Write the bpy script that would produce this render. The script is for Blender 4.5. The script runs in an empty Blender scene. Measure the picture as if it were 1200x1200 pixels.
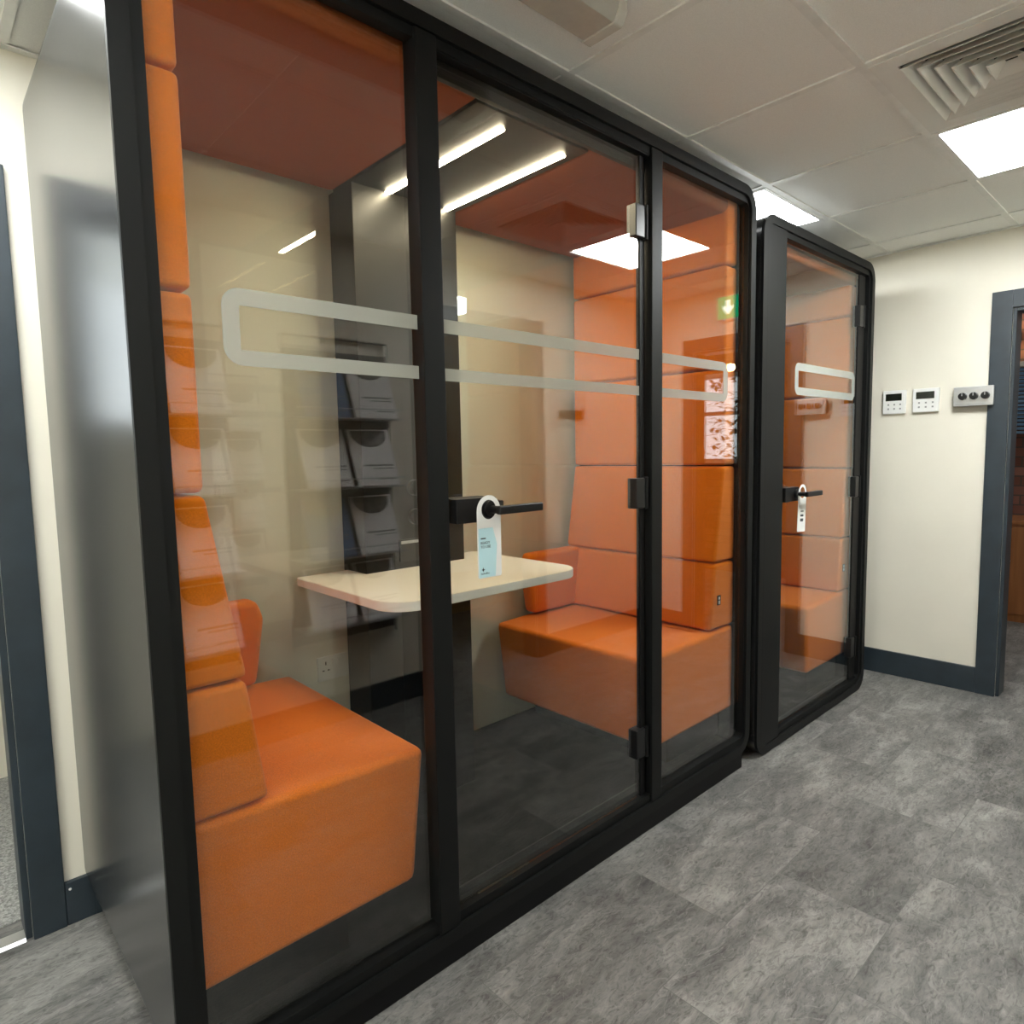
import bpy, bmesh, math, random
from mathutils import Vector, Matrix
random.seed(4)
C = bpy.context.scene.collection
PI = math.pi

# ------------------------------------------------------------------ materials
def new_mat(name):
    m = bpy.data.materials.new(name); m.use_nodes = True
    nt = m.node_tree
    for n in list(nt.nodes): nt.nodes.remove(n)
    out = nt.nodes.new('ShaderNodeOutputMaterial')
    return m, nt, out
def N(nt, t, **kw):
    n = nt.nodes.new(t)
    for k, v in kw.items():
        if k in n.inputs: n.inputs[k].default_value = v
        else: setattr(n, k, v)
    return n
def principled(name, col, rough=.5, metal=0., spec=.5, noise=0., nscale=40., bump=0., bscale=200., coat=0., coat_rough=.1, sheen=0.):
    m, nt, out = new_mat(name)
    p = N(nt, 'ShaderNodeBsdfPrincipled')
    p.inputs['Base Color'].default_value = (*col, 1); p.inputs['Roughness'].default_value = rough
    p.inputs['Metallic'].default_value = metal; p.inputs['Specular IOR Level'].default_value = spec
    p.inputs['Coat Weight'].default_value = coat; p.inputs['Coat Roughness'].default_value = coat_rough
    p.inputs['Sheen Weight'].default_value = sheen
    nt.links.new(p.outputs[0], out.inputs[0])
    if noise or bump:
        tc = N(nt, 'ShaderNodeTexCoord')
    if noise:
        nz = N(nt, 'ShaderNodeTexNoise'); nz.inputs['Scale'].default_value = nscale; nz.inputs['Detail'].default_value = 5
        nt.links.new(tc.outputs['Object'], nz.inputs['Vector'])
        r = N(nt, 'ShaderNodeValToRGB')
        r.color_ramp.elements[0].position = .3; r.color_ramp.elements[1].position = .7
        r.color_ramp.elements[0].color = (*[c*(1-noise) for c in col], 1)
        r.color_ramp.elements[1].color = (*[min(1, c*(1+noise)) for c in col], 1)
        nt.links.new(nz.outputs['Fac'], r.inputs[0]); nt.links.new(r.outputs[0], p.inputs['Base Color'])
    if bump:
        nb = N(nt, 'ShaderNodeTexNoise'); nb.inputs['Scale'].default_value = bscale; nb.inputs['Detail'].default_value = 3
        nt.links.new(tc.outputs['Object'], nb.inputs['Vector'])
        b = N(nt, 'ShaderNodeBump'); b.inputs['Strength'].default_value = bump; b.inputs['Distance'].default_value = .002
        nt.links.new(nb.outputs['Fac'], b.inputs['Height']); nt.links.new(b.outputs[0], p.inputs['Normal'])
    return m
def emission(name, col, s):
    m, nt, out = new_mat(name)
    e = N(nt, 'ShaderNodeEmission'); e.inputs[0].default_value = (*col, 1); e.inputs[1].default_value = s
    nt.links.new(e.outputs[0], out.inputs[0]); return m
def glass(name, tint=(.957, .970, .952), ior=1.60):
    # clear architectural pane: straight transmission plus Fresnel mirror on each face
    m, nt, out = new_mat(name)
    g = N(nt, 'ShaderNodeNewGeometry')
    mr = N(nt, 'ShaderNodeMapRange'); mr.inputs['To Min'].default_value = ior; mr.inputs['To Max'].default_value = 1/ior
    nt.links.new(g.outputs['Backfacing'], mr.inputs['Value'])
    f = N(nt, 'ShaderNodeFresnel'); nt.links.new(mr.outputs[0], f.inputs['IOR'])
    t = N(nt, 'ShaderNodeBsdfTransparent'); t.inputs[0].default_value = (*tint, 1)
    gl = N(nt, 'ShaderNodeBsdfGlossy'); gl.inputs['Roughness'].default_value = 0.0; gl.inputs['Color'].default_value = (1, 1, 1, 1)
    mx = N(nt, 'ShaderNodeMixShader')
    nt.links.new(f.outputs[0], mx.inputs[0]); nt.links.new(t.outputs[0], mx.inputs[1]); nt.links.new(gl.outputs[0], mx.inputs[2])
    nt.links.new(mx.outputs[0], out.inputs[0]); return m
def frosted(name, fac=.55):
    m, nt, out = new_mat(name)
    t = N(nt, 'ShaderNodeBsdfTransparent')
    d = N(nt, 'ShaderNodeBsdfDiffuse'); d.inputs[0].default_value = (.52, .54, .50, 1)
    tr = N(nt, 'ShaderNodeBsdfTranslucent'); tr.inputs[0].default_value = (.5, .52, .48, 1)
    a = N(nt, 'ShaderNodeMixShader'); a.inputs[0].default_value = .25
    nt.links.new(d.outputs[0], a.inputs[1]); nt.links.new(tr.outputs[0], a.inputs[2])
    b = N(nt, 'ShaderNodeMixShader'); b.inputs[0].default_value = fac
    nt.links.new(t.outputs[0], b.inputs[1]); nt.links.new(a.outputs[0], b.inputs[2])
    nt.links.new(b.outputs[0], out.inputs[0]); return m
def floor_mat():
    m, nt, out = new_mat('slate_vinyl_tile')
    p = N(nt, 'ShaderNodeBsdfPrincipled'); nt.links.new(p.outputs[0], out.inputs[0])
    tc = N(nt, 'ShaderNodeTexCoord')
    mp = N(nt, 'ShaderNodeMapping'); mp.inputs['Location'].default_value = (-.04, .095, 0)
    nt.links.new(tc.outputs['Object'], mp.inputs[0])
    br = N(nt, 'ShaderNodeTexBrick'); br.offset = .5; br.squash = 1
    br.inputs['Scale'].default_value = 1; br.inputs['Brick Width'].default_value = .622; br.inputs['Row Height'].default_value = .3145
    br.inputs['Mortar Size'].default_value = .0012; br.inputs['Mortar Smooth'].default_value = .2; br.inputs['Bias'].default_value = 0
    br.inputs['Color1'].default_value = (0, 0, 0, 1); br.inputs['Color2'].default_value = (1, 1, 1, 1); br.inputs['Mortar'].default_value = (.5, .5, .5, 1)
    nt.links.new(mp.outputs[0], br.inputs['Vector'])
    # broad cloudy slate tone, shifted per tile
    off = N(nt, 'ShaderNodeVectorMath', operation='MULTIPLY_ADD')
    nt.links.new(br.outputs['Color'], off.inputs[0]); off.inputs[1].default_value = (7, 5, 3); nt.links.new(tc.outputs['Object'], off.inputs[2])
    st = N(nt, 'ShaderNodeMapping'); st.inputs['Rotation'].default_value = (0, 0, .5); st.inputs['Scale'].default_value = (1, 2.6, 1)
    nt.links.new(off.outputs[0], st.inputs[0])
    n1 = N(nt, 'ShaderNodeTexNoise'); n1.inputs['Scale'].default_value = 3.2; n1.inputs['Detail'].default_value = 9; n1.inputs['Roughness'].default_value = .68; n1.inputs['Distortion'].default_value = .6
    nt.links.new(st.outputs[0], n1.inputs[0])
    n2 = N(nt, 'ShaderNodeTexNoise'); n2.inputs['Scale'].default_value = 26; n2.inputs['Detail'].default_value = 8; n2.inputs['Roughness'].default_value = .75; n2.inputs['Distortion'].default_value = 1.2
    nt.links.new(st.outputs[0], n2.inputs[0])
    r1 = N(nt, 'ShaderNodeValToRGB'); e = r1.color_ramp.elements
    e[0].position = .30; e[0].color = (.070, .070, .069, 1); e[1].position = .72; e[1].color = (.31, .304, .292, 1)
    k = e.new(.5); k.color = (.172, .169, .163, 1)
    nt.links.new(n1.outputs['Fac'], r1.inputs[0])
    r2 = N(nt, 'ShaderNodeValToRGB'); e = r2.color_ramp.elements
    e[0].position = .36; e[0].color = (.48, .47, .46, 1); e[1].position = .70; e[1].color = (1.25, 1.22, 1.15, 1)
    k = e.new(.5); k.color = (.95, .95, .95, 1)
    nt.links.new(n2.outputs['Fac'], r2.inputs[0])
    mu = N(nt, 'ShaderNodeMix', data_type='RGBA', blend_type='MULTIPLY'); mu.inputs[0].default_value = 1
    nt.links.new(r1.outputs[0], mu.inputs[6]); nt.links.new(r2.outputs[0], mu.inputs[7])
    # pale chalky veins
    vn = N(nt, 'ShaderNodeTexNoise'); vn.inputs['Scale'].default_value = 5; vn.inputs['Detail'].default_value = 6; vn.inputs['Distortion'].default_value = 1.6
    nt.links.new(st.outputs[0], vn.inputs[0])
    vs = N(nt, 'ShaderNodeMath', operation='SUBTRACT'); vs.inputs[1].default_value = .5; nt.links.new(vn.outputs['Fac'], vs.inputs[0])
    va = N(nt, 'ShaderNodeMath', operation='ABSOLUTE'); nt.links.new(vs.outputs[0], va.inputs[0])
    vr = N(nt, 'ShaderNodeMapRange'); vr.inputs['From Min'].default_value = 0; vr.inputs['From Max'].default_value = .012; vr.inputs['To Min'].default_value = .28; vr.inputs['To Max'].default_value = 0
    nt.links.new(va.outputs[0], vr.inputs[0])
    m3 = N(nt, 'ShaderNodeMix', data_type='RGBA'); m3.inputs[7].default_value = (.40, .39, .37, 1)
    nt.links.new(vr.outputs[0], m3.inputs[0]); nt.links.new(mu.outputs[2], m3.inputs[6])
    # tile to tile tone
    tr = N(nt, 'ShaderNodeMapRange'); tr.inputs['To Min'].default_value = .84; tr.inputs['To Max'].default_value = 1.14
    nt.links.new(br.outputs['Color'], tr.inputs['Value'])
    m4 = N(nt, 'ShaderNodeVectorMath', operation='SCALE'); nt.links.new(m3.outputs[2], m4.inputs[0]); nt.links.new(tr.outputs[0], m4.inputs['Scale'])
    # joint
    m5 = N(nt, 'ShaderNodeMix', data_type='RGBA'); m5.inputs[7].default_value = (.10, .10, .095, 1)
    jf = N(nt, 'ShaderNodeMath', operation='MULTIPLY'); jf.inputs[1].default_value = .6; nt.links.new(br.outputs['Fac'], jf.inputs[0])
    nt.links.new(jf.outputs[0], m5.inputs[0]); nt.links.new(m4.outputs[0], m5.inputs[6])
    nt.links.new(m5.outputs[2], p.inputs['Base Color'])
    p.inputs['Roughness'].default_value = .48; p.inputs['Specular IOR Level'].default_value = .4
    b = N(nt, 'ShaderNodeBump'); b.inputs['Strength'].default_value = .35; b.inputs['Distance'].default_value = .002
    nt.links.new(n2.outputs['Fac'], b.inputs['Height']); nt.links.new(b.outputs[0], p.inputs['Normal'])
    return m
def brick_mat():
    m, nt, out = new_mat('old_red_brick')
    p = N(nt, 'ShaderNodeBsdfPrincipled', Roughness=.9); nt.links.new(p.outputs[0], out.inputs[0])
    tc = N(nt, 'ShaderNodeTexCoord'); mp = N(nt, 'ShaderNodeMapping'); mp.inputs['Rotation'].default_value = (PI/2, 0, PI/2)
    nt.links.new(tc.outputs['Object'], mp.inputs[0])
    sp = N(nt, 'ShaderNodeSeparateXYZ'); nt.links.new(tc.outputs['Object'], sp.inputs[0])
    cb = N(nt, 'ShaderNodeCombineXYZ'); nt.links.new(sp.outputs[1], cb.inputs[0]); nt.links.new(sp.outputs[2], cb.inputs[1])
    br = N(nt, 'ShaderNodeTexBrick'); br.inputs['Scale'].default_value = 1; br.inputs['Brick Width'].default_value = .215; br.inputs['Row Height'].default_value = .075; br.inputs['Mortar Size'].default_value = .006
    br.inputs['Color1'].default_value = (.16, .06, .045, 1); br.inputs['Color2'].default_value = (.27, .13, .10, 1); br.inputs['Mortar'].default_value = (.09, .07, .06, 1)
    nt.links.new(cb.outputs[0], br.inputs[0]); nt.links.new(br.outputs[0], p.inputs[0]); return m
def wood_mat():
    m, nt, out = new_mat('brown_wood')
    p = N(nt, 'ShaderNodeBsdfPrincipled', Roughness=.45); nt.links.new(p.outputs[0], out.inputs[0])
    tc = N(nt, 'ShaderNodeTexCoord'); mp = N(nt, 'ShaderNodeMapping'); mp.inputs['Scale'].default_value = (12, 12, .8)
    nt.links.new(tc.outputs['Object'], mp.inputs[0])
    n = N(nt, 'ShaderNodeTexNoise'); n.inputs['Scale'].default_value = 3; n.inputs['Detail'].default_value = 6; nt.links.new(mp.outputs[0], n.inputs[0])
    r = N(nt, 'ShaderNodeValToRGB'); r.color_ramp.elements[0].color = (.16, .05, .015, 1); r.color_ramp.elements[1].color = (.40, .16, .05, 1)
    nt.links.new(n.outputs['Fac'], r.inputs[0]); nt.links.new(r.outputs[0], p.inputs[0]); return m
def stripe_mat(name, c1, c2, freq, axis=2, rough=.7):
    m, nt, out = new_mat(name)
    p = N(nt, 'ShaderNodeBsdfPrincipled', Roughness=rough); nt.links.new(p.outputs[0], out.inputs[0])
    tc = N(nt, 'ShaderNodeTexCoord'); sp = N(nt, 'ShaderNodeSeparateXYZ'); nt.links.new(tc.outputs['Object'], sp.inputs[0])
    mu = N(nt, 'ShaderNodeMath', operation='MULTIPLY'); mu.inputs[1].default_value = freq; nt.links.new(sp.outputs[axis], mu.inputs[0])
    fr = N(nt, 'ShaderNodeMath', operation='FRACT'); nt.links.new(mu.outputs[0], fr.inputs[0])
    r = N(nt, 'ShaderNodeValToRGB'); r.color_ramp.elements[0].color = (*c1, 1); r.color_ramp.elements[1].color = (*c2, 1)
    nt.links.new(fr.outputs[0], r.inputs[0]); nt.links.new(r.outputs[0], p.inputs[0]); return m

M = dict(
    wall=principled('cream_wall_paint', (.79, .752, .648), .6, noise=.03, nscale=3, bump=.05, bscale=300),
    navy=principled('dark_blue_gloss_paint', (.022, .033, .043), .38, noise=.15, nscale=12),
    tile=principled('ceiling_tile_mineral', (.90, .90, .87), .9, noise=.05, nscale=400, bump=.2, bscale=500),
    grid=principled('ceiling_grid_white_metal', (.84, .84, .81), .45, noise=.05, nscale=20),
    shell=principled('charcoal_satin_steel', (.022, .0225, .023), .23, metal=0., spec=.95, noise=.04, nscale=60, bump=.03, bscale=600),
    rim=principled('charcoal_powder_coat', (.0048, .0053, .0053), .50, spec=.22, bump=.05, bscale=900),
    black=principled('black_matt_metal', (.003, .003, .0033), .5, spec=.2, bump=.04, bscale=700),
    blackpl=principled('black_plastic', (.0045, .0045, .005), .36, spec=.4),
    panel=principled('black_laminate', (.0055, .0053, .005), .42, spec=.22),
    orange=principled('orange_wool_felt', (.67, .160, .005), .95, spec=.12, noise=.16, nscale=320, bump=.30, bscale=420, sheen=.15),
    orange_shaded=principled('orange_felt_shaded', (.30, .074, .022), .95, spec=.12, noise=.14, nscale=320, bump=.3, bscale=420),  # darker copy of the orange felt: ceiling underside shade put into its colour
    carpet=principled('charcoal_carpet', (.006, .006, .0055), .95, spec=.1, noise=.5, nscale=260, bump=.6, bscale=300),
    greycarpet=principled('grey_fleck_carpet', (.32, .32, .31), .95, spec=.1, noise=.5, nscale=150, bump=.5, bscale=220),
    table=principled('white_laminate', (.84, .80, .70), .35),
    edge=principled('white_edge_band', (.86, .84, .80), .4),
    white=principled('white_plastic', (.82, .82, .80), .35),
    offwhite=principled('warm_white_plastic', (.55, .53, .48), .4, noise=.05, nscale=30),
    alu=principled('brushed_aluminium', (.62, .63, .64), .35, metal=.85),
    chrome=principled('polished_chrome', (.75, .75, .75), .15, metal=1.),
    screen=principled('dark_lcd', (.012, .014, .010), .15),
    greytext=principled('grey_print', (.28, .28, .28), .6),
    darkprint=principled('dark_print', (.03, .035, .04), .6),
    blueprint=principled('pale_blue_print', (.50, .74, .80), .5),
    paper=principled('white_paper', (.93, .93, .95), .5),
    paperblue=principled('blue_paper', (.10, .18, .34), .5),
    photo=principled('dark_photo_print', (.10, .08, .065), .4, noise=.7, nscale=25),
    warmwall=principled('yellow_plaster', (.62, .46, .20), .7),
    green=emission('green_sign_face', (.0, .36, .15), 3.2),
    arrow=emission('white_sign_mark', (.8, 1., .85), 4.),
    light=emission('led_panel_diffuser', (.97, 1.0, .985), 42.),
    lightlow=emission('led_panel_diffuser_low', (.97, 1.0, .985), 17.), lightdim=emission('led_panel_diffuser_dimmed', (.97, 1.0, .985), 8.),
    led=emission('warm_led_strip', (1.0, .84, .58), 115.),
    bulb=emission('warm_bulb', (1.0, .75, .35), 30.),
    glass=glass('clear_glass'),
    rackback=principled('dark_grey_sheet', (.10, .09, .08), .5),
    leaf=principled('dark_green_leaf', (.03, .05, .025), .6),
    tubelamp=emission('warm_tube_lamp', (1.0, .72, .32), 3.),
    frost=frosted('frosted_vinyl', .56),
    floor=floor_mat(), brick=brick_mat(), wood=wood_mat(),
    blind=stripe_mat('blue_slat_blind', (.10, .22, .42), (.30, .48, .70), 30),
    curtain=principled('warm_curtain', (.75, .48, .18), .8),
    ventm=principled('grey_white_vent_metal', (.78, .77, .73), .45),
    ventdark=principled('dark_vent_plenum', (.03, .03, .028), .8),
    diffuser_off=principled('unlit_prismatic_diffuser', (.42, .41, .37), .3, noise=.05, nscale=30),
)

# ------------------------------------------------------------------ mesh helpers
def root_loc(p):
    while p.parent is not None: p = p.parent
    return Vector(p.location)
def finish(name, bm, mat, parent=None, loc=None, smooth=True, angle=35):
    o_loc = root_loc(parent) if parent else Vector(loc or (0, 0, 0))
    bmesh.ops.recalc_face_normals(bm, faces=bm.faces)
    bmesh.ops.translate(bm, verts=bm.verts, vec=-o_loc)
    me = bpy.data.meshes.new(name); bm.to_mesh(me); bm.free()
    if smooth:
        for p in me.polygons: p.use_smooth = True
        me.set_sharp_from_angle(angle=math.radians(angle))
    me.materials.append(mat)
    o = bpy.data.objects.new(name, me); C.objects.link(o)
    if parent: o.parent = parent
    else: o.location = o_loc
    if smooth:
        w = o.modifiers.new('weighted_normals', 'WEIGHTED_NORMAL'); w.keep_sharp = True
    return o
def tag(o, label=None, cat=None, group=None, kind=None):
    if label: o['label'] = label
    if cat: o['category'] = cat
    if group: o['group'] = group
    if kind: o['kind'] = kind
    return o
def thing(name, loc, label, cat, group=None):
    o = bpy.data.objects.new(name, None); C.objects.link(o); o.location = loc; o.empty_display_size = .1
    return tag(o, label, cat, group)
def struct(name, bm, mat, parent=None, label=None, smooth=False):
    o = finish(name, bm, mat, parent, smooth=smooth)
    if parent is None: o['kind'] = 'structure'
    if label: o['label'] = label
    return o
def join(*bms):
    out = bmesh.new()
    for b in bms:
        me = bpy.data.meshes.new('tmp'); b.to_mesh(me); b.free(); out.from_mesh(me); bpy.data.meshes.remove(me)
    return out
def bevel(bm, r, seg=2, flt=None):
    es = [e for e in bm.edges if (flt is None or flt(e))]
    if r > 0: bmesh.ops.bevel(bm, geom=es, offset=r, segments=seg, profile=.5, affect='EDGES', clamp_overlap=True)
    return bm
def box(x0, x1, y0, y1, z0, z1, r=0, seg=2):
    bm = bmesh.new()
    bmesh.ops.create_cube(bm, size=1, matrix=Matrix.Translation(((x0+x1)/2, (y0+y1)/2, (z0+z1)/2)) @ Matrix.Diagonal((abs(x1-x0), abs(y1-y0), abs(z1-z0), 1)))
    return bevel(bm, r, seg)
def boxes(*ls): return join(*[box(*l) for l in ls])
def prism(profile, a0, a1, axis='Y', r=0, seg=2):
    # profile: 2-D loop in the plane normal to axis, (x,z) for Y, (y,z) for X, (x,y) for Z
    def P(u, v, a): return {'Y': (u, a, v), 'X': (a, u, v), 'Z': (u, v, a)}[axis]
    bm = bmesh.new()
    A = [bm.verts.new(P(u, v, a0)) for u, v in profile]; B = [bm.verts.new(P(u, v, a1)) for u, v in profile]
    n = len(profile)
    bm.faces.new(A); bm.faces.new(B[::-1])
    for i in range(n): bm.faces.new((A[i], B[i], B[(i+1) % n], A[(i+1) % n]))
    return bevel(bm, r, seg)
def rrect(x0, x1, z0, z1, r, seg=8):
    pts = []
    for cx, cz, a in ((x1-r, z1-r, 0), (x0+r, z1-r, 90), (x0+r, z0+r, 180), (x1-r, z0+r, 270)):
        if r <= 1e-6: pts.append((cx, cz)); continue
        for i in range(seg+1):
            t = math.radians(a+90*i/seg); pts.append((cx+r*math.cos(t), cz+r*math.sin(t)))
    return pts
def ring(outer, inner, y0, y1, axis='Y'):
    def P(u, v, a): return {'Y': (u, a, v), 'X': (a, u, v), 'Z': (u, v, a)}[axis]
    bm = bmesh.new(); n = len(outer)
    of = [bm.verts.new(P(*p, y0)) for p in outer]; nf = [bm.verts.new(P(*p, y0)) for p in inner]
    ob = [bm.verts.new(P(*p, y1)) for p in outer]; nb = [bm.verts.new(P(*p, y1)) for p in inner]
    for i in range(n):
        j = (i+1) % n
        bm.faces.new((of[i], of[j], nf[j], nf[i])); bm.faces.new((ob[i], nb[i], nb[j], ob[j]))
        bm.faces.new((of[i], ob[i], ob[j], of[j])); bm.faces.new((nf[i], nf[j], nb[j], nb[i]))
    return bm
def flat(loops, a0, a1, axis='Y'):
    def P(u, v, a): return {'Y': (u, a, v), 'X': (a, u, v), 'Z': (u, v, a)}[axis]
    bm = bmesh.new(); es = []
    for lp in loops:
        vs = [bm.verts.new(P(u, v, a0)) for u, v in lp]
        for i in range(len(vs)): es.append(bm.edges.new((vs[i], vs[(i+1) % len(vs)])))
    bmesh.ops.triangle_fill(bm, edges=es, use_beauty=True, use_dissolve=False)
    fs = list(bm.faces)
    ex = bmesh.ops.extrude_face_region(bm, geom=fs)
    d = {'Y': (0, a1-a0, 0), 'X': (a1-a0, 0, 0), 'Z': (0, 0, a1-a0)}[axis]
    bmesh.ops.translate(bm, vec=d, verts=[v for v in ex['geom'] if isinstance(v, bmesh.types.BMVert)])
    return bm
def cyl(p0, p1, r0, r1=None, seg=24, r=0):
    r1 = r0 if r1 is None else r1
    p0, p1 = Vector(p0), Vector(p1); d = p1-p0
    q = Vector((0, 0, 1)).rotation_difference(d.normalized()).to_matrix().to_4x4()
    bm = bmesh.new()
    bmesh.ops.create_cone(bm, cap_ends=True, segments=seg, radius1=r0, radius2=r1, depth=d.length, matrix=Matrix.Translation((p0+p1)/2) @ q)
    if r: bevel(bm, r, 2, lambda e: any(len(f.verts) > 4 for f in e.link_faces))
    return bm
def tube(pts, r, seg=10):
    bm = bmesh.new(); pts = [Vector(p) for p in pts]; rows = []
    for i, p in enumerate(pts):
        t = (pts[min(i+1, len(pts)-1)]-pts[max(i-1, 0)]).normalized()
        up = Vector((0, 0, 1)) if abs(t.z) < .95 else Vector((1, 0, 0))
        s = t.cross(up).normalized(); u = s.cross(t)
        rows.append([bm.verts.new(p+r*(math.cos(2*PI*k/seg)*s+math.sin(2*PI*k/seg)*u)) for k in range(seg)])
    for a, b in zip(rows, rows[1:]):
        for k in range(seg): bm.faces.new((a[k], a[(k+1) % seg], b[(k+1) % seg], b[k]))
    bm.faces.new(rows[0]); bm.faces.new(rows[-1][::-1]); return bm
def text_bm(s, size, mtx, depth=.0003, align='LEFT'):
    cu = bpy.data.curves.new('txt', 'FONT'); cu.body = s; cu.size = size; cu.extrude = depth/2; cu.align_x = align; cu.resolution_u = 3
    ob = bpy.data.objects.new('txt', cu); C.objects.link(ob)
    dg = bpy.context.evaluated_depsgraph_get(); dg.update()
    me = bpy.data.meshes.new_from_object(ob.evaluated_get(dg)); bm = bmesh.new(); bm.from_mesh(me); bm.transform(mtx)
    bpy.data.objects.remove(ob); bpy.data.curves.remove(cu); bpy.data.meshes.remove(me); return bm
FRONT = Matrix(((1, 0, 0, 0), (0, 0, -1, 0), (0, 1, 0, 0), (0, 0, 0, 1)))     # text facing -Y
FACEX = Matrix(((0, 0, -1, 0), (-1, 0, 0, 0), (0, 1, 0, 0), (0, 0, 0, 1)))    # text facing -X
FACEY = Matrix(((-1, 0, 0, 0), (0, 0, 1, 0), (0, 1, 0, 0), (0, 0, 0, 1)))     # text facing +Y

# ------------------------------------------------------------------ the rooms
ZC, YB, XE, YO, XL = 2.36, .89, 3.776, -1.58, -2.6
D1 = (-.95, -.130, 1.985)            # doorway in the back wall, left
D2 = (-1.185, -.535, 1.972)          # doorway in the end wall
D3 = (1.80, 2.59, 2.03)              # doorway in the wall opposite the booths
struct('floor', boxes((XL-.1, 6.3, -3.4, 1.0, -.08, 0)), M['floor'])
struct('floor_office', boxes((XL-.1, 1.3, 1.0, 2.2, -.08, .004)), M['greycarpet'])
struct('wall_back', boxes((D1[1], XE+.12, YB, YB+.11, 0, 2.5), (XL, D1[0], YB, YB+.11, 0, 2.5), (D1[0], D1[1], YB, YB+.11, D1[2], 2.5)), M['wall'])
struct('wall_end', boxes((XE, XE+.12, D2[1], YB, 0, 2.5), (XE, XE+.12, -3.3, D2[0], 0, 2.5), (XE, XE+.12, D2[0], D2[1], D2[2], 2.5)), M['wall'])
struct('wall_front', boxes((XL, D3[0], YO-.11, YO, 0, 2.5), (D3[1], XE, YO-.11, YO, 0, 2.5), (D3[0], D3[1], YO-.11, YO, D3[2], 2.5)), M['wall'])
struct('wall_left', boxes((XL-.1, XL, YO-.11, YB+.11, 0, 2.5)), M['wall'])
# office behind the left doorway, with a daylight window
struct('wall_office', boxes((XL-.1, 1.4, 2.1, 2.2, 0, 1.42), (XL-.1, 1.4, 2.1, 2.2, 2.36, 2.5), (XL-.1, -2.1, 2.1, 2.2, 1.42, 2.36), (-.1, 1.4, 2.1, 2.2, 1.42, 2.36),
                            (XL-.1, XL, 1.0, 2.1, 0, 2.5), (1.3, 1.4, 1.0, 2.1, 0, 2.5)), M['wall'])
w = struct('window_1', join(ring(rrect(-2.1, -.1, 1.42, 2.36, 0), rrect(-2.04, -.16, 1.48, 2.30, 0), 2.09, 2.18), box(-1.13, -1.07, 2.10, 2.17, 1.48, 2.30)), M['white'])
struct('pane', box(-2.04, -.16, 2.13, 2.138, 1.48, 2.30), M['glass'], w)
# small lobby through the opposite doorway
struct('wall_lobby', boxes((1.2, XE, -3.0, -2.9, 0, 2.5), (1.2, 1.3, -2.9, YO-.11, 0, 2.5)), M['warmwall'])
# room beyond the end doorway
struct('wall_lounge', boxes((6.1, 6.2, -3.4, -2.62, 0, 2.5), (6.1, 6.2, -2.06, 1.0, 0, 2.5), (6.1, 6.2, -2.62, -2.06, 0, 1.15), (6.1, 6.2, -2.62, -2.06, 2.1, 2.5),
                            (XE+.12, 6.1, 1.0, 1.1, 0, 2.5), (XE, 6.2, -3.4, -3.3, 0, 2.5)), M['brick'])
w = struct('window_2', join(ring(rrect(-2.62, -2.06, 1.15, 2.1, 0), rrect(-2.57, -2.11, 1.20, 2.05, 0), 6.09, 6.18, 'X'), box(6.10, 6.17, -2.57, -2.11, 1.66, 1.70)), M['white'])
struct('pane', box(6.13, 6.138, -2.57, -2.11, 1.20, 2.05), M['glass'], w)

# door linings, architraves, skirting
def doorframe(name, axis, a0, a1, top, f0, f1, w=.078, t=.018, side=-1):
    # axis 'X': opening runs along X, wall faces at f0 (main room) and f1
    d = side*t
    if axis == 'X':
        arch = [(a0-w, a0, f0, f0+d, 0, top+w), (a1, a1+w, f0, f0+d, 0, top+w), (a0, a1, f0, f0+d, top, top+w)]
        lin = [(a0, a0+.016, f0, f1, 0, top), (a1-.016, a1, f0, f1, 0, top), (a0+.016, a1-.016, f0, f1, top-.016, top)]
    else:
        arch = [(f0, f0+d, a0-w, a0, 0, top+w), (f0, f0+d, a1, a1+w, 0, top+w), (f0, f0+d, a0, a1, top, top+w)]
        lin = [(f0, f1, a0, a0+.016, 0, top), (f0, f1, a1-.016, a1, 0, top), (f0, f1, a0+.016, a1-.016, top-.016, top)]
    def srt(b): return (min(b[0], b[1]), max(b[0], b[1]), min(b[2], b[3]), max(b[2], b[3]), b[4], b[5])
    o = struct(name, join(*[box(*srt(b), .003, 2) for b in arch]), M['navy'], smooth=True)
    struct('door_lining', join(*[box(*srt(b), .002, 1) for b in lin]), M['navy'], o, smooth=True)
    return o
doorframe('door_1', 'X', D1[0], D1[1], D1[2], YB, YB+.11)
doorframe('door_2', 'Y', D2[0], D2[1], D2[2], XE, XE+.12, w=.086)
doorframe('door_3', 'X', D3[0], D3[1], D3[2], YO, YO-.11, side=1)
struct('baseboard_back', boxes((D1[1]+.078, .02, YB-.016, YB, 0, .125, .003), (.019, .049, YB-.016, YB, 0, .058, .001), (XL, D1[0]-.078, YB-.016, YB, 0, .125, .003)), M['navy'], smooth=True)
struct('baseboard_end', boxes((XE-.016, XE, D2[1]+.086, YB-.016, 0, .135, .003), (XE-.016, XE, YO, D2[0]-.086, 0, .135, .003)), M['navy'], smooth=True)
struct('baseboard_front', boxes((XL, D3[0]-.078, YO, YO+.016, 0, .135, .003), (D3[1]+.078, XE-.016, YO, YO+.016, 0, .135, .003)), M['navy'], smooth=True)
struct('trim_1', prism([(YB-.008, 0), (YB+.05, 0), (YB+.045, .007), (YB, .007)], D1[0]+.016, D1[1]-.016, 'X'), M['alu'])
tag(finish('screw_cap', join(cyl((-.040, YB-.0155, .105), (-.040, YB-.0185, .105), .004, .003, 12)), M['white'], loc=(-.040, YB-.0155, .105)),
    'small white screw cap on dark blue skirting beside booth', 'screw cap')

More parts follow.
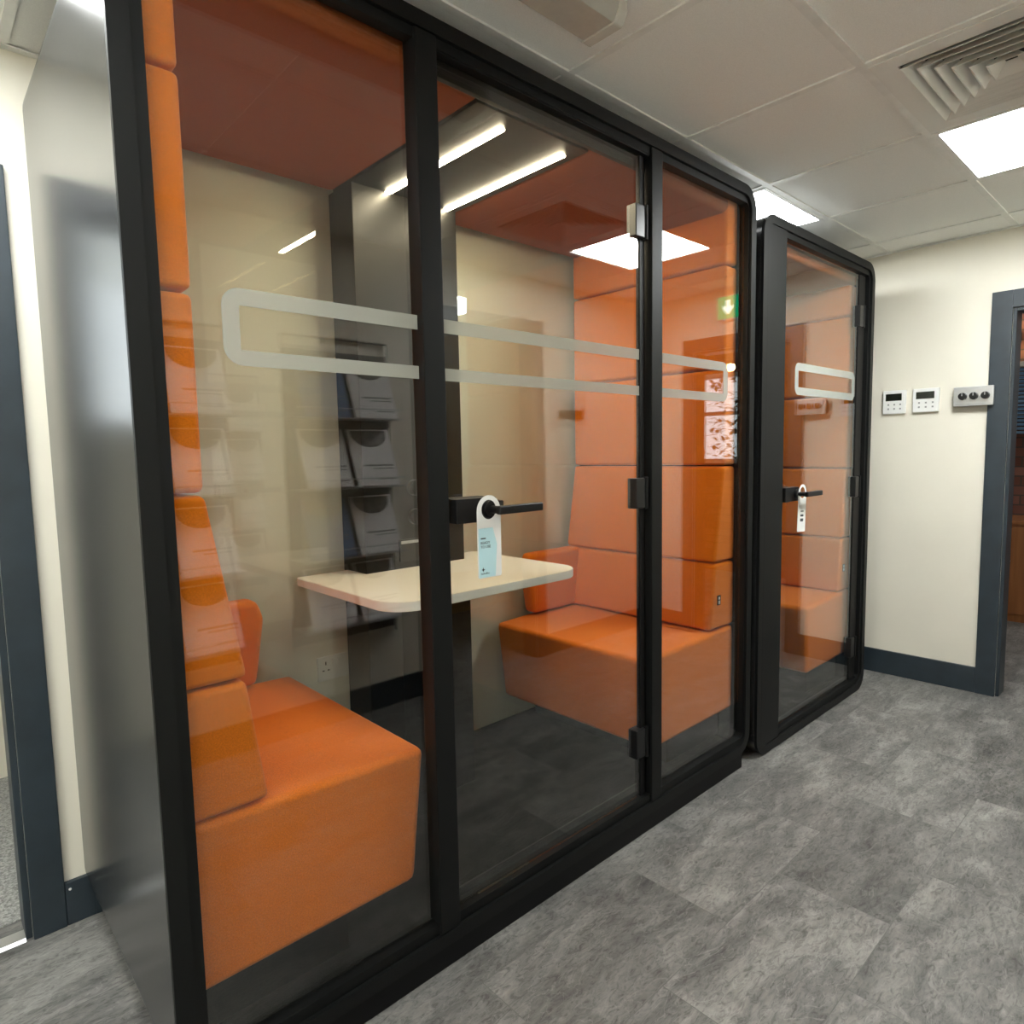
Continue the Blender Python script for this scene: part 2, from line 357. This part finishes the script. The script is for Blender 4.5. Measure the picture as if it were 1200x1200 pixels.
# ceiling: tiles in an exposed grid
PX, PY = .5935, .5600
GX = [.5605+PX*k for k in range(-6, 10)]
GY = [.030+.562*k for k in range(-6, 7)]
def cell(x, y):
    i = max(k for k in range(len(GX)) if GX[k] <= x); j = max(k for k in range(len(GY)) if GY[k] <= y)
    return i, j
lights = [(2.6, -.8), (2.6, .3), (-.35, .3), (-.3, -.8), (-2.0, -.8), (4.7, -1.2), (1.5, -2.4)]
LC = [cell(*p) for p in lights]; VC = cell(2.0, -.8)
tl = []
for i in range(len(GX)-1):
    for j in range(len(GY)-1):
        if (i, j) in LC or (i, j) == VC: continue
        tl.append(box(GX[i]+.010, GX[i+1]-.010, GY[j]+.010, GY[j+1]-.010, ZC+.004, ZC+.02))
tl.append(box(GX[0], GX[-1], GY[0], GY[-1], ZC+.11, ZC+.13))
ceil = struct('ceiling', join(*tl), M['tile'])
bars = [box(x-.012, x+.012, GY[0], GY[-1], ZC-.001, ZC+.005) for x in GX]+[box(GX[0], GX[-1], y-.012, y+.012, ZC-.0015, ZC+.0045) for y in GY]
struct('grid_bar', join(*bars), M['grid'], ceil)
struct('ceiling_office', boxes((XL-.1, 1.4, 1.0, 2.2, 2.42, 2.5)), M['tile'])
struct('trim_2', boxes((XE-.022, XE, YO, YB, ZC-.004, ZC), (XL, XE-.022, YB-.022, YB, ZC-.004, ZC), (XL, XE-.022, YO, YO+.022, ZC-.004, ZC)), M['grid'])

LL = ['square lit ceiling panel beside the air vent, over the corridor', 'square lit ceiling panel glowing above the gap between the two booths', 'lit ceiling panel just left of the large booth',
      'lit ceiling panel over the corridor before the left end of the large booth', 'lit ceiling panel at the far left end of the corridor', 'lit ceiling panel of the brick room beyond the doorway', 'lit ceiling panel in the lobby opposite the booths']
for n, (i, j) in enumerate(LC):
    x0, x1, y0, y1 = GX[i]+.012, GX[i+1]-.012, GY[j]+.012, GY[j+1]-.012
    t = thing('ceiling_light', ((x0+x1)/2, (y0+y1)/2, ZC), LL[n], 'ceiling light', 'square ceiling panels')
    finish('frame', ring(rrect(x0, x1, y0, y1, 0), rrect(x0+.016, x1-.016, y0+.016, y1-.016, 0), ZC-.004, ZC+.03, 'Z'), M['white'], t, smooth=False)
    finish('diffuser', box(x0+.016, x1-.016, y0+.016, y1-.016, ZC+.002, ZC+.008), M[{2: 'lightlow', 3: 'lightlow', 5: 'lightdim', 6: 'lightdim'}.get(n, 'light')], t, smooth=False)

# four-way air vent
i, j = VC; x0, x1, y0, y1 = GX[i]+.012, GX[i+1]-.012, GY[j]+.012, GY[j+1]-.012
cx, cy = (x0+x1)/2, (y0+y1)/2
t = thing('ceiling_vent', (cx, cy, ZC), 'square four-way air vent with stepped louvres in ceiling', 'air vent')
hx, hy = (x1-x0)/2, (y1-y0)/2
finish('frame', join(ring(rrect(x0, x1, y0, y1, 0), rrect(cx-.228, cx+.228, cy-.212, cy+.212, 0), ZC-.004, ZC+.004, 'Z')), M['ventm'], t, smooth=False)
finish('plenum', join(box(x0+.01, x1-.01, y0+.01, y1-.01, ZC+.09, ZC+.10), ring(rrect(cx-.235, cx+.235, cy-.22, cy+.22, 0), rrect(cx-.228, cx+.228, cy-.212, cy+.212, 0), ZC+.004, ZC+.09, 'Z')), M['ventdark'], t, smooth=False)
def louvre(a, b, h=.040):
    bm = bmesh.new(); k = h*.9
    def lp(ax, by, z): return [bm.verts.new((cx+sx*ax, cy+sy*by, z)) for sx, sy in ((-1, -1), (1, -1), (1, 1), (-1, 1))]
    L = [lp(a, b, ZC-.010), lp(a-k, b-k, ZC-.010+h), lp(a-k-.003, b-k-.003, ZC-.010+h), lp(a-.003, b-.003, ZC-.010)]
    for q in range(4):
        A, B = L[q], L[(q+1) % 4]
        for s in range(4): bm.faces.new((A[s], A[(s+1) % 4], B[(s+1) % 4], B[s]))
    return bm
for k in range(6): finish('louvre', louvre(.224-.034*k, .209-.033*k, .040 if k < 5 else .03), M['ventm'], t, smooth=False)

# unlit fluorescent batten
bx0, bx1, by, bz = -.20, 1.012, -.218, 2.30
t = thing('fluorescent_batten', ((bx0+bx1)/2, by, ZC), 'unlit fluorescent batten with grey diffuser hanging over booth front edge', 'ceiling light')
def semi(w, z0, z1): return [(by-w, z1), (by-w, z0+.024), (by-w*.80, z0+.004), (by-w*.72, z0), (by+w*.72, z0), (by+w*.80, z0+.004), (by+w, z0+.024), (by+w, z1)]
finish('diffuser', prism(semi(.062, bz-.006, ZC-.022), bx0+.03, bx1-.03, 'X'), M['diffuser_off'], t)
finish('housing', box(bx0+.02, bx1-.02, by-.045, by+.045, ZC-.022, ZC-.001, .004), M['white'], t)
for a, b in ((bx0, bx0+.03), (bx1-.03, bx1)): finish('end_cap', prism(semi(.066, bz-.010, ZC-.018), a, b, 'X', .003, 2), M['offwhite'], t)

# ------------------------------------------------------------------ booths
def mirror_profile(pr, W): return [(W-u, v) for u, v in pr]
def booth_shell(t, X0, W, Y0, Y1, zb, zt, gr, gy):
    X1 = X0+W; n = 10
    o = rrect(X0, X1, zb, zt, .085, n); i1 = rrect(X0+.036, X1-.036, zb+.036, zt-.036, .050, n)
    finish('outer_shell', ring(o, i1, Y0+.012, Y1), M['shell'], t)
    rim = ring(o, i1, Y0, Y0+.012)
    bevel(rim, .0025, 2, lambda e: abs(e.verts[0].co.y-Y0) < 1e-5 and abs(e.verts[1].co.y-Y0) < 1e-5 and len([f for f in e.link_faces if abs(f.normal.y) < .3]) == 1)
    finish('front_rim', rim, M['rim'], t)
    i2 = rrect(X0+.058, X1-gr, zb+.064, zt-.060, .020, n)
    i1b = rrect(X0+.0365, X1-.0365, zb+.0365, zt-.0365, .0495, n)
    finish('glazing_frame', ring(i1b, i2, Y0+.010, gy), M['rim'], t)
def pad(name, prof, y0, y1, t, r=.014, mat='orange', seg=3):
    return finish(name, prism(prof, y0, y1, 'Y', r, seg), M[mat], t, angle=60)
def hinge(t, X, Z, Y, h=.10):
    # clamp plate on the glass plus a knuckle on the post
    hb = finish('hinge', join(box(X-.060, X-.012, Y-.014, Y+.024, Z-h/2, Z+h/2, .004, 2), box(X-.014, X+.016, Y-.004, Y+.016, Z-h/2+.004, Z+h/2-.004, .002)), M['blackpl'], t)
    finish('hinge_pin', cyl((X-.006, Y-.010, Z-h/2-.003), (X-.006, Y-.010, Z+h/2+.003), .009, seg=16, r=.0015), M['rim'], hb)
def door_handle(d, x, z, Y, L=.142):
    # lock case clamped on the glass edge, round rose and lever on both faces
    finish('lock_case', join(box(x, x+.130, Y-.034, Y-.004, z-.031, z+.031, .003, 2), box(x, x+.130, Y+.012, Y+.040, z-.031, z+.031, .003, 2)), M['blackpl'], d)
    for s, y in ((-1, Y-.034), (1, Y+.040)):
        cx = x+.105
        body = join(cyl((cx, y, z), (cx, y+s*.012, z), .024, .023, 28, .002), cyl((cx, y+s*.012, z), (cx, y+s*.052, z), .010, seg=18),
                    box(cx-.012, cx+L, min(y+s*.040, y+s*.056), max(y+s*.040, y+s*.056), z-.011, z+.011, .004, 3),
                    box(cx+L-.016, cx+L, min(y+s*.026, y+s*.052), max(y+s*.026, y+s*.052), z-.010, z+.010, .003, 2))
        finish('lever', body, M['blackpl'], d)

# ---- large booth
X0, W, zb, zt, XR = 0.0, 2.197, .060, 2.300, 2.197
t = thing('meeting_booth', (W/2, .44, 0), 'large black-framed glass meeting booth with facing orange benches and white table', 'booth')
big = t
booth_shell(t, X0, W, 0.0, .886, zb, zt, .043, .040)
finish('plinth', box(.05, 2.145, .004, .87, 0, zb+.004, .004), M['black'], t)
finish('floor_carpet', box(.036, W-.036, .05, .884, zb+.034, .104), M['carpet'], t, smooth=False)
finish('threshold', join(box(.676, 1.511, .012, .060, zb+.036, .122, .002), box(.676, 1.511, .062, .070, .100, .142, .002)), M['rim'], t)
for a, b in ((.612, .674), (1.513, 1.573)):
    finish('mullion', box(a, b, .002, .052, zb+.037, zt-.037, .004, 2), M['rim'], t)
finish('inner_header', box(.674, 1.513, .040, .0555, 2.200, 2.264, .002), M['rim'], t)
finish('header', box(.674, 1.513, .012, .050, 2.236, 2.264, .002), M['black'], t)
GY0, GY1 = .026, .034
Z1, Z2, Z3, Z4 = 1.486, 1.516, 1.600, 1.633
def ushape(xa, xe, left=True, r=.036, n=7):
    # three-sided frosted outline; xa = closed end, xe = cut end at the post
    s = 1 if left else -1
    pts = [(xe, Z4)]
    pts += [(xa+s*r-s*r*math.sin(PI/2*k/n), Z4-r+r*math.cos(PI/2*k/n)) for k in range(n+1)]
    pts += [(xa+s*r-s*r*math.cos(PI/2*k/n), Z1+r-r*math.sin(PI/2*k/n)) for k in range(n+1)]
    pts += [(xe, Z1), (xe, Z2), (xa+s*.033, Z2), (xa+s*.033, Z3), (xe, Z3)]
    return pts
g = finish('glass_pane', box(.060, .618, GY0, GY1, .120, 2.242), M['glass'], t, smooth=False)
finish('frosted_strip', flat([ushape(.166, .612)], GY0-.0012, GY0-.0004), M['frost'], g, smooth=False)
g = finish('glass_pane', box(1.568, 2.150, GY0, GY1, .120, 2.242), M['glass'], t, smooth=False)
finish('frosted_strip', flat([ushape(2.036, 1.573, False)], GY0-.0012, GY0-.0004), M['frost'], g, smooth=False)
d = finish('glass_door', box(.679, 1.500, GY0, GY1, .126, 2.232), M['glass'], t, smooth=False)
for a, b in ((Z3, Z4), (Z1, Z2)): finish('frosted_strip', box(.682, 1.498, GY0-.0012, GY0-.0004, a, b), M['frost'], d, smooth=False)
finish('hinge_stile', box(1.474, 1.501, GY0-.004, GY1+.004, .126, 2.232, .002), M['black'], d)
for z in (2.030, 1.168, .318): hinge(d, 1.502, z, GY0)
door_handle(d, .690, 1.166, GY0+.003)
# linings
for a, b in ((.036, .850), (1.285, W-.036)):
    pad('ceiling_pad', [(a, 2.204), (b, 2.204), (b, 2.263), (a, 2.263)], .057, .84, t, .018, 'orange_shaded')
lp = finish('light_panel', box(.850, 1.285, .070, .84, 2.203, 2.263, .003), M['panel'], t)
for x in (.990, 1.238): finish('led_strip', box(x-.010, x+.010, .130, .740, 2.1985, 2.205, .002), M['led'], lp)
for a, b in ((.036, .852), (1.283, W-.036)): finish('rear_glass', box(a, b, .848, .856, .10, 2.263), M['glass'], t, smooth=False)
finish('rear_column', box(.850, 1.283, .715, .872, .104, 2.206, .003), M['panel'], t)
def side(mirror):
    f = (lambda p: mirror_profile(p, W)) if mirror else (lambda p: p)
    for z0, z1 in ((2.018, 2.263), (1.624, 2.012), (1.243, 1.618)):
        pad('wall_pad', f([(.037, z0), (.127, z0), (.127, z1), (.037, z1)]), .056, .842, t)
    pad('backrest', f([(.037, .861), (.190, .861), (.128, 1.238), (.037, 1.238)]), .056, .842, t)
    lum = pad('lumbar_cushion', f([(.037, .592), (.222, .592), (.187, .856), (.037, .856)]), .056, .842, t, .016)
    pad('armrest', f([(.16, .590), (.478, .590), (.512, .80), (.490, .862), (.16, .862)]), .765, .842, t, .022)
    e = .030 if mirror else 0
    pad('seat', f([(.037, .236), (.578+e, .236), (.617+e, .573), (.037, .591)]), .056, .842, t, .020)
    finish('bench_base', box(*( (.04, .42) if not mirror else (W-.42, W-.04)), .12, .84, .104, .238, .004), M['black'], t)
    if mirror:
        finish('logo_tag', join(box(W-.170, W-.146, .0535, .0565, .690, .730, .001)), M['blackpl'], lum)
        finish('logo_mark', join(cyl((W-.158, .0536, .718), (W-.158, .0528, .718), .006, seg=14), box(W-.164, W-.152, .0526, .0536, .695, .708)), M['white'], lum)
side(False); side(True)
# table on a panel leg
def tbl(x0, x1, y0, y1, r, n=12):
    return [(x1-r+r*math.sin(PI/2*k/n), y0+r-r*math.cos(PI/2*k/n)) for k in range(n+1)]+[(x1, y1-.015), (x1-.004, y1-.004), (x1-.015, y1), (x0+.015, y1), (x0+.004, y1-.004), (x0, y1-.015)]+[(x0+r-r*math.cos(PI/2*k/n), y0+r-r*math.sin(PI/2*k/n)) for k in range(n+1)]
tt = finish('table_top', prism(tbl(.655, 1.440, .236, .846, .10), .872, .900, 'Z', .003, 2), M['table'], t)
finish('table_edge', ring(tbl(.6535, 1.4415, .2345, .8465, .1015), tbl(.6555, 1.4395, .2365, .8445, .0995), .874, .898, 'Z'), M['edge'], tt)
finish('table_leg', box(.985, 1.172, .545, .716, .104, .873, .004), M['black'], t)
# controls on the rear column
for z in (1.190, 1.085):
    k = finish('control_knob', cyl((1.055, .716, z), (1.055, .694, z), .029, .028, 32, .003), M['blackpl'], t)
    finish('knob_face', cyl((1.055, .695, z), (1.055, .692, z), .021, .020, 28), M['panel'], k)
sk = finish('socket_plate', box(.985, 1.175, .708, .716, .925, 1.005, .002), M['blackpl'], t)
for a, b in ((.990, 1.070), (1.078, 1.170)):
    finish('socket_flap', box(a, b, .703, .709, .990, 1.000, .001), M['alu'], sk)
finish('port', join(box(1.110, 1.116, .705, .709, .955, .975), box(1.126, 1.132, .705, .709, .955, .975)), M['white'], sk)

# ---- small booth
X2, W2, Ya, H2 = 2.2365, 1.208, -.012, 2.232
t = thing('phone_booth', (X2+W2/2, .44, 0), 'narrow black-framed phone booth with single glass door by cream wall', 'booth')
booth_shell(t, X2, W2, Ya, .886, .006, H2, .056, .054)
finish('plinth', box(X2+.08, X2+W2-.08, .01, .87, 0, .012, .003), M['black'], t)
finish('floor_carpet', box(X2+.036, X2+W2-.036, .05, .884, .040, .050), M['carpet'], t, smooth=False)
finish('side_post', box(X2+.037, 2.440, Ya+.001, .06, .043, H2-.037, .004, 2), M['rim'], t)
d = finish('glass_door', box(2.446, 3.368, GY0-.012, GY1-.012, .075, 2.165), M['glass'], t, smooth=False)
yf = GY0-.012
def frame_strip(x0, x1, z0, z1, w=.034):
    return ring(rrect(x0, x1, z0, z1, .034, 6), [p for p in rrect(x0+w, x1-w, z0+w, z1-w, .004, 6)], yf-.0012, yf-.0004)
finish('frosted_strip', frame_strip(2.588, 3.268, 1.538, 1.678), M['frost'], d, smooth=False)
finish('hinge_stile', box(3.290, 3.372, yf-.004, yf+.012, .075, 2.165, .002), M['black'], d)
for z in (1.962, 1.100, .250): hinge(d, 3.345, z, yf, .105)
door_handle(d, 2.452, 1.105, yf+.003)
XR2 = X2+W2
f = lambda p: [(XR2-u, v) for u, v in p]
pad('ceiling_pad', [(X2+.036, 2.135), (XR2-.036, 2.135), (XR2-.036, 2.195), (X2+.036, 2.195)], .056, .84, t, .018, 'orange_shaded')
for z0, z1 in ((1.976, 2.130), (1.576, 1.970), (1.196, 1.570)):
    pad('wall_pad', f([(.037, z0), (.130, z0), (.130, z1), (.037, z1)]), .056, .842, t)
pad('backrest', f([(.037, .830), (.172, .830), (.130, 1.190), (.037, 1.190)]), .056, .842, t)
lum = pad('lumbar_cushion', f([(.037, .545), (.190, .545), (.170, .825), (.037, .825)]), .056, .842, t, .016)
pad('seat', f([(.037, .195), (.560, .195), (.578, .530), (.037, .544)]), .056, .842, t, .020)
finish('bench_base', box(XR2-.42, XR2-.04, .12, .84, .05, .197, .004), M['black'], t)
finish('logo_tag', box(XR2-.152, XR2-.128, .0535, .0565, .650, .690, .001), M['blackpl'], lum)
finish('logo_mark', join(cyl((XR2-.140, .0536, .678), (XR2-.140, .0528, .678), .006, seg=14), box(XR2-.146, XR2-.134, .0526, .0536, .655, .668)), M['white'], lum)
finish('rear_wall', box(X2+.036, XR2-.036, .848, .872, .05, 2.195), M['panel'], t, smooth=False)
finish('side_lining', box(X2+.037, X2+.060, .062, .846, .05, 2.13), M['panel'], t, smooth=False)

# ---- hanging door tags
def hanger(cx, cz, y, label, front=True):
    r = thing('door_hanger', (cx, y, cz), label, 'door hanger')
    w, top, bot = .039, .040, -.168
    n = 12
    outer = [(cx+w*math.cos(PI*k/n), cz+.001+w*math.sin(PI*k/n)) for k in range(n+1)]+[(cx-w, cz+bot+.004), (cx-w+.004, cz+bot), (cx+w-.004, cz+bot), (cx+w, cz+bot+.004)]
    hole = [(cx+.0245*math.cos(2*PI*k/24), cz+.004+.0245*math.sin(2*PI*k/24)) for k in range(24)]
    finish('card', flat([outer, hole], y-.0006, y+.0006), M['white'], r, smooth=False)
    yy = y-.0008
    blue = [(cx-w+.003, cz-.042), (cx+w*.28, cz-.042), (cx+w*.62, cz-.085), (cx+w*.45, cz-.166), (cx-w+.003, cz-.166)]
    if front: finish('blue_print', flat([blue], yy-.0003, yy), M['blueprint'], r, smooth=False)
    T = lambda s, size, dx, dz: text_bm(s, size, Matrix.Translation((cx-w+dx, yy-.0005, cz+dz)) @ FRONT)
    if not front:
        for k, z in enumerate((-.075, -.092, -.110)): finish('print_block', box(cx-.014, cx+.016, yy-.0004, yy, cz+z-.005-.004*k, cz+z), M['darkprint'], r, smooth=False)
        return r
    finish('lettering', T('READY\nTO USE', .0098, .009, -.082), M['darkprint'], r, smooth=False)
    finish('name_lettering', T('hushoffice', .0066, .009, -.158), M['darkprint'], r, smooth=False)
    finish('bar_mark', box(cx-w+.010, cx-w+.026, yy-.0006, yy-.0003, cz-.0690, cz-.0660), M['darkprint'], r, smooth=False)
    q = [(cx-w+.016+a*.006, cz-.146+b*.006) for a, b in ((-1, 0), (-.25, .25), (0, 1), (.25, .25), (1, 0), (.25, -.25), (0, -1), (-.25, -.25))]
    finish('emblem', flat([q], yy-.0006, yy-.0003), M['darkprint'], r, smooth=False)
    return r
hanger(.772, 1.164, -.030, 'white and pale blue READY TO USE tag hung on large booth handle')
h2 = hanger(2.588, 1.106, -.030, 'white card tag hung on the phone booth door handle', False)
h2.rotation_euler = (0, math.radians(3), 0)

# ------------------------------------------------------------------ wall fittings
t = thing('wall_socket', (.80, YB, .545), 'white switched wall socket behind the rear glass of large booth', 'socket')
finish('plate', box(.735, .880, YB-.010, YB, .502, .590, .003, 2), M['white'], t)
finish('pin_hole', boxes((.764, .768, YB-.0108, YB-.0095, .560, .572), (.752, .760, YB-.0108, YB-.0095, .538, .542), (.772, .780, YB-.0108, YB-.0095, .538, .542)), M['blackpl'], t, smooth=False)
finish('rocker_switch', box(.790, .802, YB-.014, YB-.0095, .560, .580, .001), M['white'], t)
finish('rocker_switch', box(.812, .824, YB-.014, YB-.0095, .560, .580, .001), M['white'], t)

def thermostat(y1, y0, z0, z1, label):
    t = thing('mounted_thermostat', (XE, (y0+y1)/2, z0), label, 'thermostat')
    finish('casing', box(XE-.020, XE, y0, y1, z0, z1, .004, 2), M['white'], t)
    w, h = y1-y0, z1-z0
    finish('display', box(XE-.0208, XE-.0198, y1-.83*w, y1-.13*w, z0+.56*h, z0+.86*h), M['screen'], t, smooth=False)
    for a in (.22, .48, .74):
        for b in (.18, .36):
            finish('button', box(XE-.0214, XE-.0198, y1-(a+.07)*w, y1-a*w, z0+b*h, z0+(b+.07)*h, .0004, 1), M['greytext'], t, smooth=False)
thermostat(.036, -.078, 1.482, 1.610, 'white thermostat with black display, nearer the phone booth')
thermostat(-.112, -.236, 1.484, 1.610, 'white thermostat with greenish display, next to three-dial plate')
t = thing('dial_plate', (XE, -.393, 1.50), 'silver switch plate with three black rotary dials overlapping dark door frame', 'switch')
finish('plate', join(box(XE-.046, XE-.020, -.479, -.307, 1.502, 1.600, .003, 2), box(XE-.020, XE, -.445, -.312, 1.507, 1.595)), M['alu'], t)
for y in (-.349, -.397, -.446):
    k = finish('dial', cyl((XE-.046, y, 1.552), (XE-.066, y, 1.552), .0195, .0175, 28, .002), M['blackpl'], t)
    finish('dial_pointer', box(XE-.0675, XE-.0655, y-.002, y+.002, 1.553, 1.568), M['greytext'], k, smooth=False)
finish('marking', join(box(XE-.0466, XE-.0458, -.470, -.318, 1.5105, 1.5125)), M['greytext'], t, smooth=False)

t = thing('exit_sign', (XE, -.918, 2.15), 'green emergency exit sign with white down arrow above the end doorway', 'exit sign')
finish('housing', box(XE-.035, XE, -1.005, -.830, 2.145, 2.312, .004), M['white'], t)
finish('sign_face', box(XE-.037, XE-.0345, -.995, -.840, 2.157, 2.300, .001), M['green'], t)
ay = -.918
finish('arrow', flat([[(ay-.012, 2.275), (ay+.012, 2.275), (ay+.012, 2.225), (ay+.034, 2.245), (ay+.034, 2.220), (ay, 2.182), (ay-.034, 2.220), (ay-.034, 2.245), (ay-.012, 2.225)]], XE-.039, XE-.037, 'X'), M['arrow'], t, smooth=False)

t = thing('door_sign', (2.90, YO, 1.48), 'clear acrylic sign plate on cream wall facing the booths', 'sign')
finish('plate', box(2.73, 3.08, YO, YO+.008, 1.48, 1.70, .002), M['offwhite'], t)
finish('lettering', text_bm('MEETING ROOM', .036, Matrix.Translation((3.055, YO+.0086, 1.63)) @ FACEY), M['greytext'], t, smooth=False)
finish('slider', box(2.80, 3.04, YO+.008, YO+.013, 1.52, 1.575, .001), M['panel'], t)

# brochure racks on the wall facing the booths
def rack(x0, x1, label, rows, cols, where):
    yw = YO
    t = thing('brochure_rack', ((x0+x1)/2, yw, .42), label, 'brochure rack', 'wall racks facing the booths')
    finish('dark_sheet', box(x0, x1, yw, yw+.012, .42, 1.80, .002), M['rackback'], t)  # dark sheet added to darken the wall behind the brochures
    for x in (x0, x1): finish('post', tube([(x, yw+.02, .40), (x, yw+.02, 1.86)], .007), M['chrome'], t)
    finish('top_rail', tube([(x0, yw+.02, 1.86), (x1, yw+.02, 1.86)], .007), M['chrome'], t)
    for z in rows:
        finish('shelf', join(box(x0, x1, yw+.012, yw+.165, z-.012, z-.006), tube([(x0, yw+.170, z+.035), (x1, yw+.170, z+.035)], .003, 8)), M['alu'], t)
    return t
rowz = (1.49, 1.165, .84, .515)
rack(.977, 1.530, 'chrome brochure rack with two columns, nearer the opposite doorway', rowz, 2, '')
rack(.190, .730, 'chrome brochure rack with two columns, further from the opposite doorway', rowz, 2, '')
def brochure(mat):
    r = finish('brochure', box(-.114, .114, -.004, .004, 0, .292), M[mat], loc=(0, 0, 0), smooth=False)
    e = [(-.098, .284), (.098, .284)]+[(.098*math.cos(PI*k/16), .268-.070*math.sin(PI*k/16)) for k in range(17)]
    finish('cover_picture', flat([e], .0042, .0050), M['photo'], r, smooth=False)
    finish('title', boxes((-.06, .10, .0042, .0048, .10, .108), (-.02, .10, .0042, .0048, .085, .090), (0, .10, .0042, .0048, .03, .036)), M['greytext'], r, smooth=False)
    return r
protos = {'paper': brochure('paper'), 'paperblue': brochure('paperblue')}
used = set()
cols = ((1.140, 'nearer rack, first column'), (1.395, 'nearer rack, column beside the doorway'), (.325, 'farther rack, outer column'), (.595, 'farther rack, column beside the nearer rack'))
rown = ('top', 'second', 'third', 'bottom')
for ci, (x, w) in enumerate(cols):
    for ri, z in enumerate(rowz):
        key = 'paperblue' if (ci, ri) in ((0, 0), (2, 2), (0, 2)) else 'paper'
        src = protos[key]
        if key not in used: o = src; used.add(key)
        else:
            o = src.copy(); C.objects.link(o)
            for ch in src.children:
                c = ch.copy(); C.objects.link(c); c.parent = o
        o.location = (x, YO+.140, z-.0040); o.rotation_euler = (math.radians(21), 0, 0)
        tag(o, '%s brochure on %s shelf of %s' % ('blue' if key == 'paperblue' else 'white', rown[ri], w), 'brochure', 'brochures in the wall racks')

# ------------------------------------------------------------------ beyond the end doorway
t = thing('cabinet', (5.85, .05, 0), 'brown wooden cabinet against brick wall beyond the doorway', 'cabinet')
finish('body', box(5.60, 6.098, -.75, .9, 0, .72, .006), M['wood'], t)
finish('top', box(5.585, 6.098, -.77, .92, .72, .745, .004), M['wood'], t)
for a, b in ((-.74, -.20), (-.19, .35), (.36, .89)):
    dd = finish('door', box(5.585, 5.60, a, b, .06, .70, .003), M['wood'], t)
    finish('knob', cyl((5.585, b-.05, .45), (5.565, b-.05, .45), .012, seg=14), M['alu'], dd)
t = thing('window_blind', (6.06, -.35, 1.37), 'blue slatted blind on brick wall seen through right doorway', 'blind')
finish('slats', join(*[box(6.045, 6.095, -.80, .10, 1.38+.03*k, 1.40+.03*k) for k in range(17)]), M['blind'], t, smooth=False)
finish('head_rail', box(6.04, 6.098, -.82, .12, 1.89, 1.93, .003), M['white'], t)
tag(finish('curtain', prism([(.13+.012*k, 0) for k in range(0)] or [(6.02+.02*math.sin(k*1.3), .12+.02*k) for k in range(12)]+[(6.07, .36), (6.07, .12)], .76, 2.2, 'Z'), M['curtain'], loc=(6.05, .2, .76)),
    'warm yellow curtain beside blue blind in the brick room', 'curtain')
bm = bmesh.new(); rr = random.Random(9)
for k in range(420):
    p = Vector((6.9+rr.gauss(0, .18), -2.42+rr.gauss(0, .33), 1.55+rr.gauss(0, .38)))
    q = Matrix.Rotation(rr.uniform(0, 6.28), 4, 'Z') @ Matrix.Rotation(rr.uniform(-1, 1), 4, 'X')
    vs = [bm.verts.new(p+(q @ Vector(v))) for v in ((0, -.045, 0), (.028, 0, .008), (0, .055, 0), (-.028, 0, .008))]
    bm.faces.new(vs)
o = finish('bush', join(bm, cyl((6.9, -2.42, 0), (6.9, -2.42, 1.5), .03, .015, 10)), M['leaf'], loc=(6.9, -2.42, 0), smooth=False)
tag(o, 'leafy bush outside the window of the brick room', 'bush')
t = thing('wall_light', (6.05, -.155, 1.98), 'glowing warm tube light on brick wall above the blue blind', 'lamp')
finish('bracket', box(6.06, 6.098, -.175, -.135, 2.08, 2.16, .003), M['blackpl'], t)
finish('tube', cyl((6.045, -.155, 1.97), (6.045, -.155, 2.27), .024, seg=16), M['tubelamp'], t)
t = thing('pendant_lamp', (5.2, -1.7, 2.36), 'small glowing warm bulb hanging in the brick room', 'lamp')
finish('cord', cyl((5.2, -1.7, 2.06), (5.2, -1.7, 2.36), .003, seg=8), M['blackpl'], t)
bm = bmesh.new(); bmesh.ops.create_uvsphere(bm, u_segments=20, v_segments=12, radius=.035, matrix=Matrix.Translation((5.2, -1.7, 2.03)))
finish('bulb', bm, M['bulb'], t)

# ------------------------------------------------------------------ world, camera, output look
wd = bpy.data.worlds.new('daylight'); bpy.context.scene.world = wd; wd.use_nodes = True
bg = wd.node_tree.nodes['Background']; bg.inputs[0].default_value = (.88, .94, 1.0, 1); bg.inputs[1].default_value = 2.6

cam = bpy.data.cameras.new('camera'); co = bpy.data.objects.new('camera', cam); C.objects.link(co)
yaw, pitch, roll, F = .7459, -.0904, -.0191, 768.63
cy_, sy_, cp, sp, cr, sr = math.cos(yaw), math.sin(yaw), math.cos(pitch), math.sin(pitch), math.cos(roll), math.sin(roll)
fw = Vector((sy_*cp, cy_*cp, sp)); r = Vector((cy_, -sy_, 0)); u = r.cross(fw)
r2 = cr*r+sr*u; u2 = -sr*r+cr*u
co.matrix_world = Matrix(((r2.x, u2.x, -fw.x, -.2968), (r2.y, u2.y, -fw.y, -1.2726), (r2.z, u2.z, -fw.z, 1.309), (0, 0, 0, 1)))
cam.sensor_width = 36; cam.sensor_fit = 'HORIZONTAL'; cam.lens = 36*F/1200; cam.clip_start = .02
sc = bpy.context.scene; sc.camera = co
sc.view_settings.view_transform = 'Standard'; sc.view_settings.look = 'None'; sc.view_settings.gamma = 1; sc.view_settings.use_curve_mapping = False
sc.view_settings.exposure = 0.46
sc.cycles.max_bounces = 14; sc.cycles.transparent_max_bounces = 24; sc.cycles.diffuse_bounces = 6; sc.cycles.glossy_bounces = 6
sc.cycles.use_denoising = True; sc.cycles.sample_clamp_indirect = 8
sc.cycles.caustics_reflective = False; sc.cycles.caustics_refractive = False
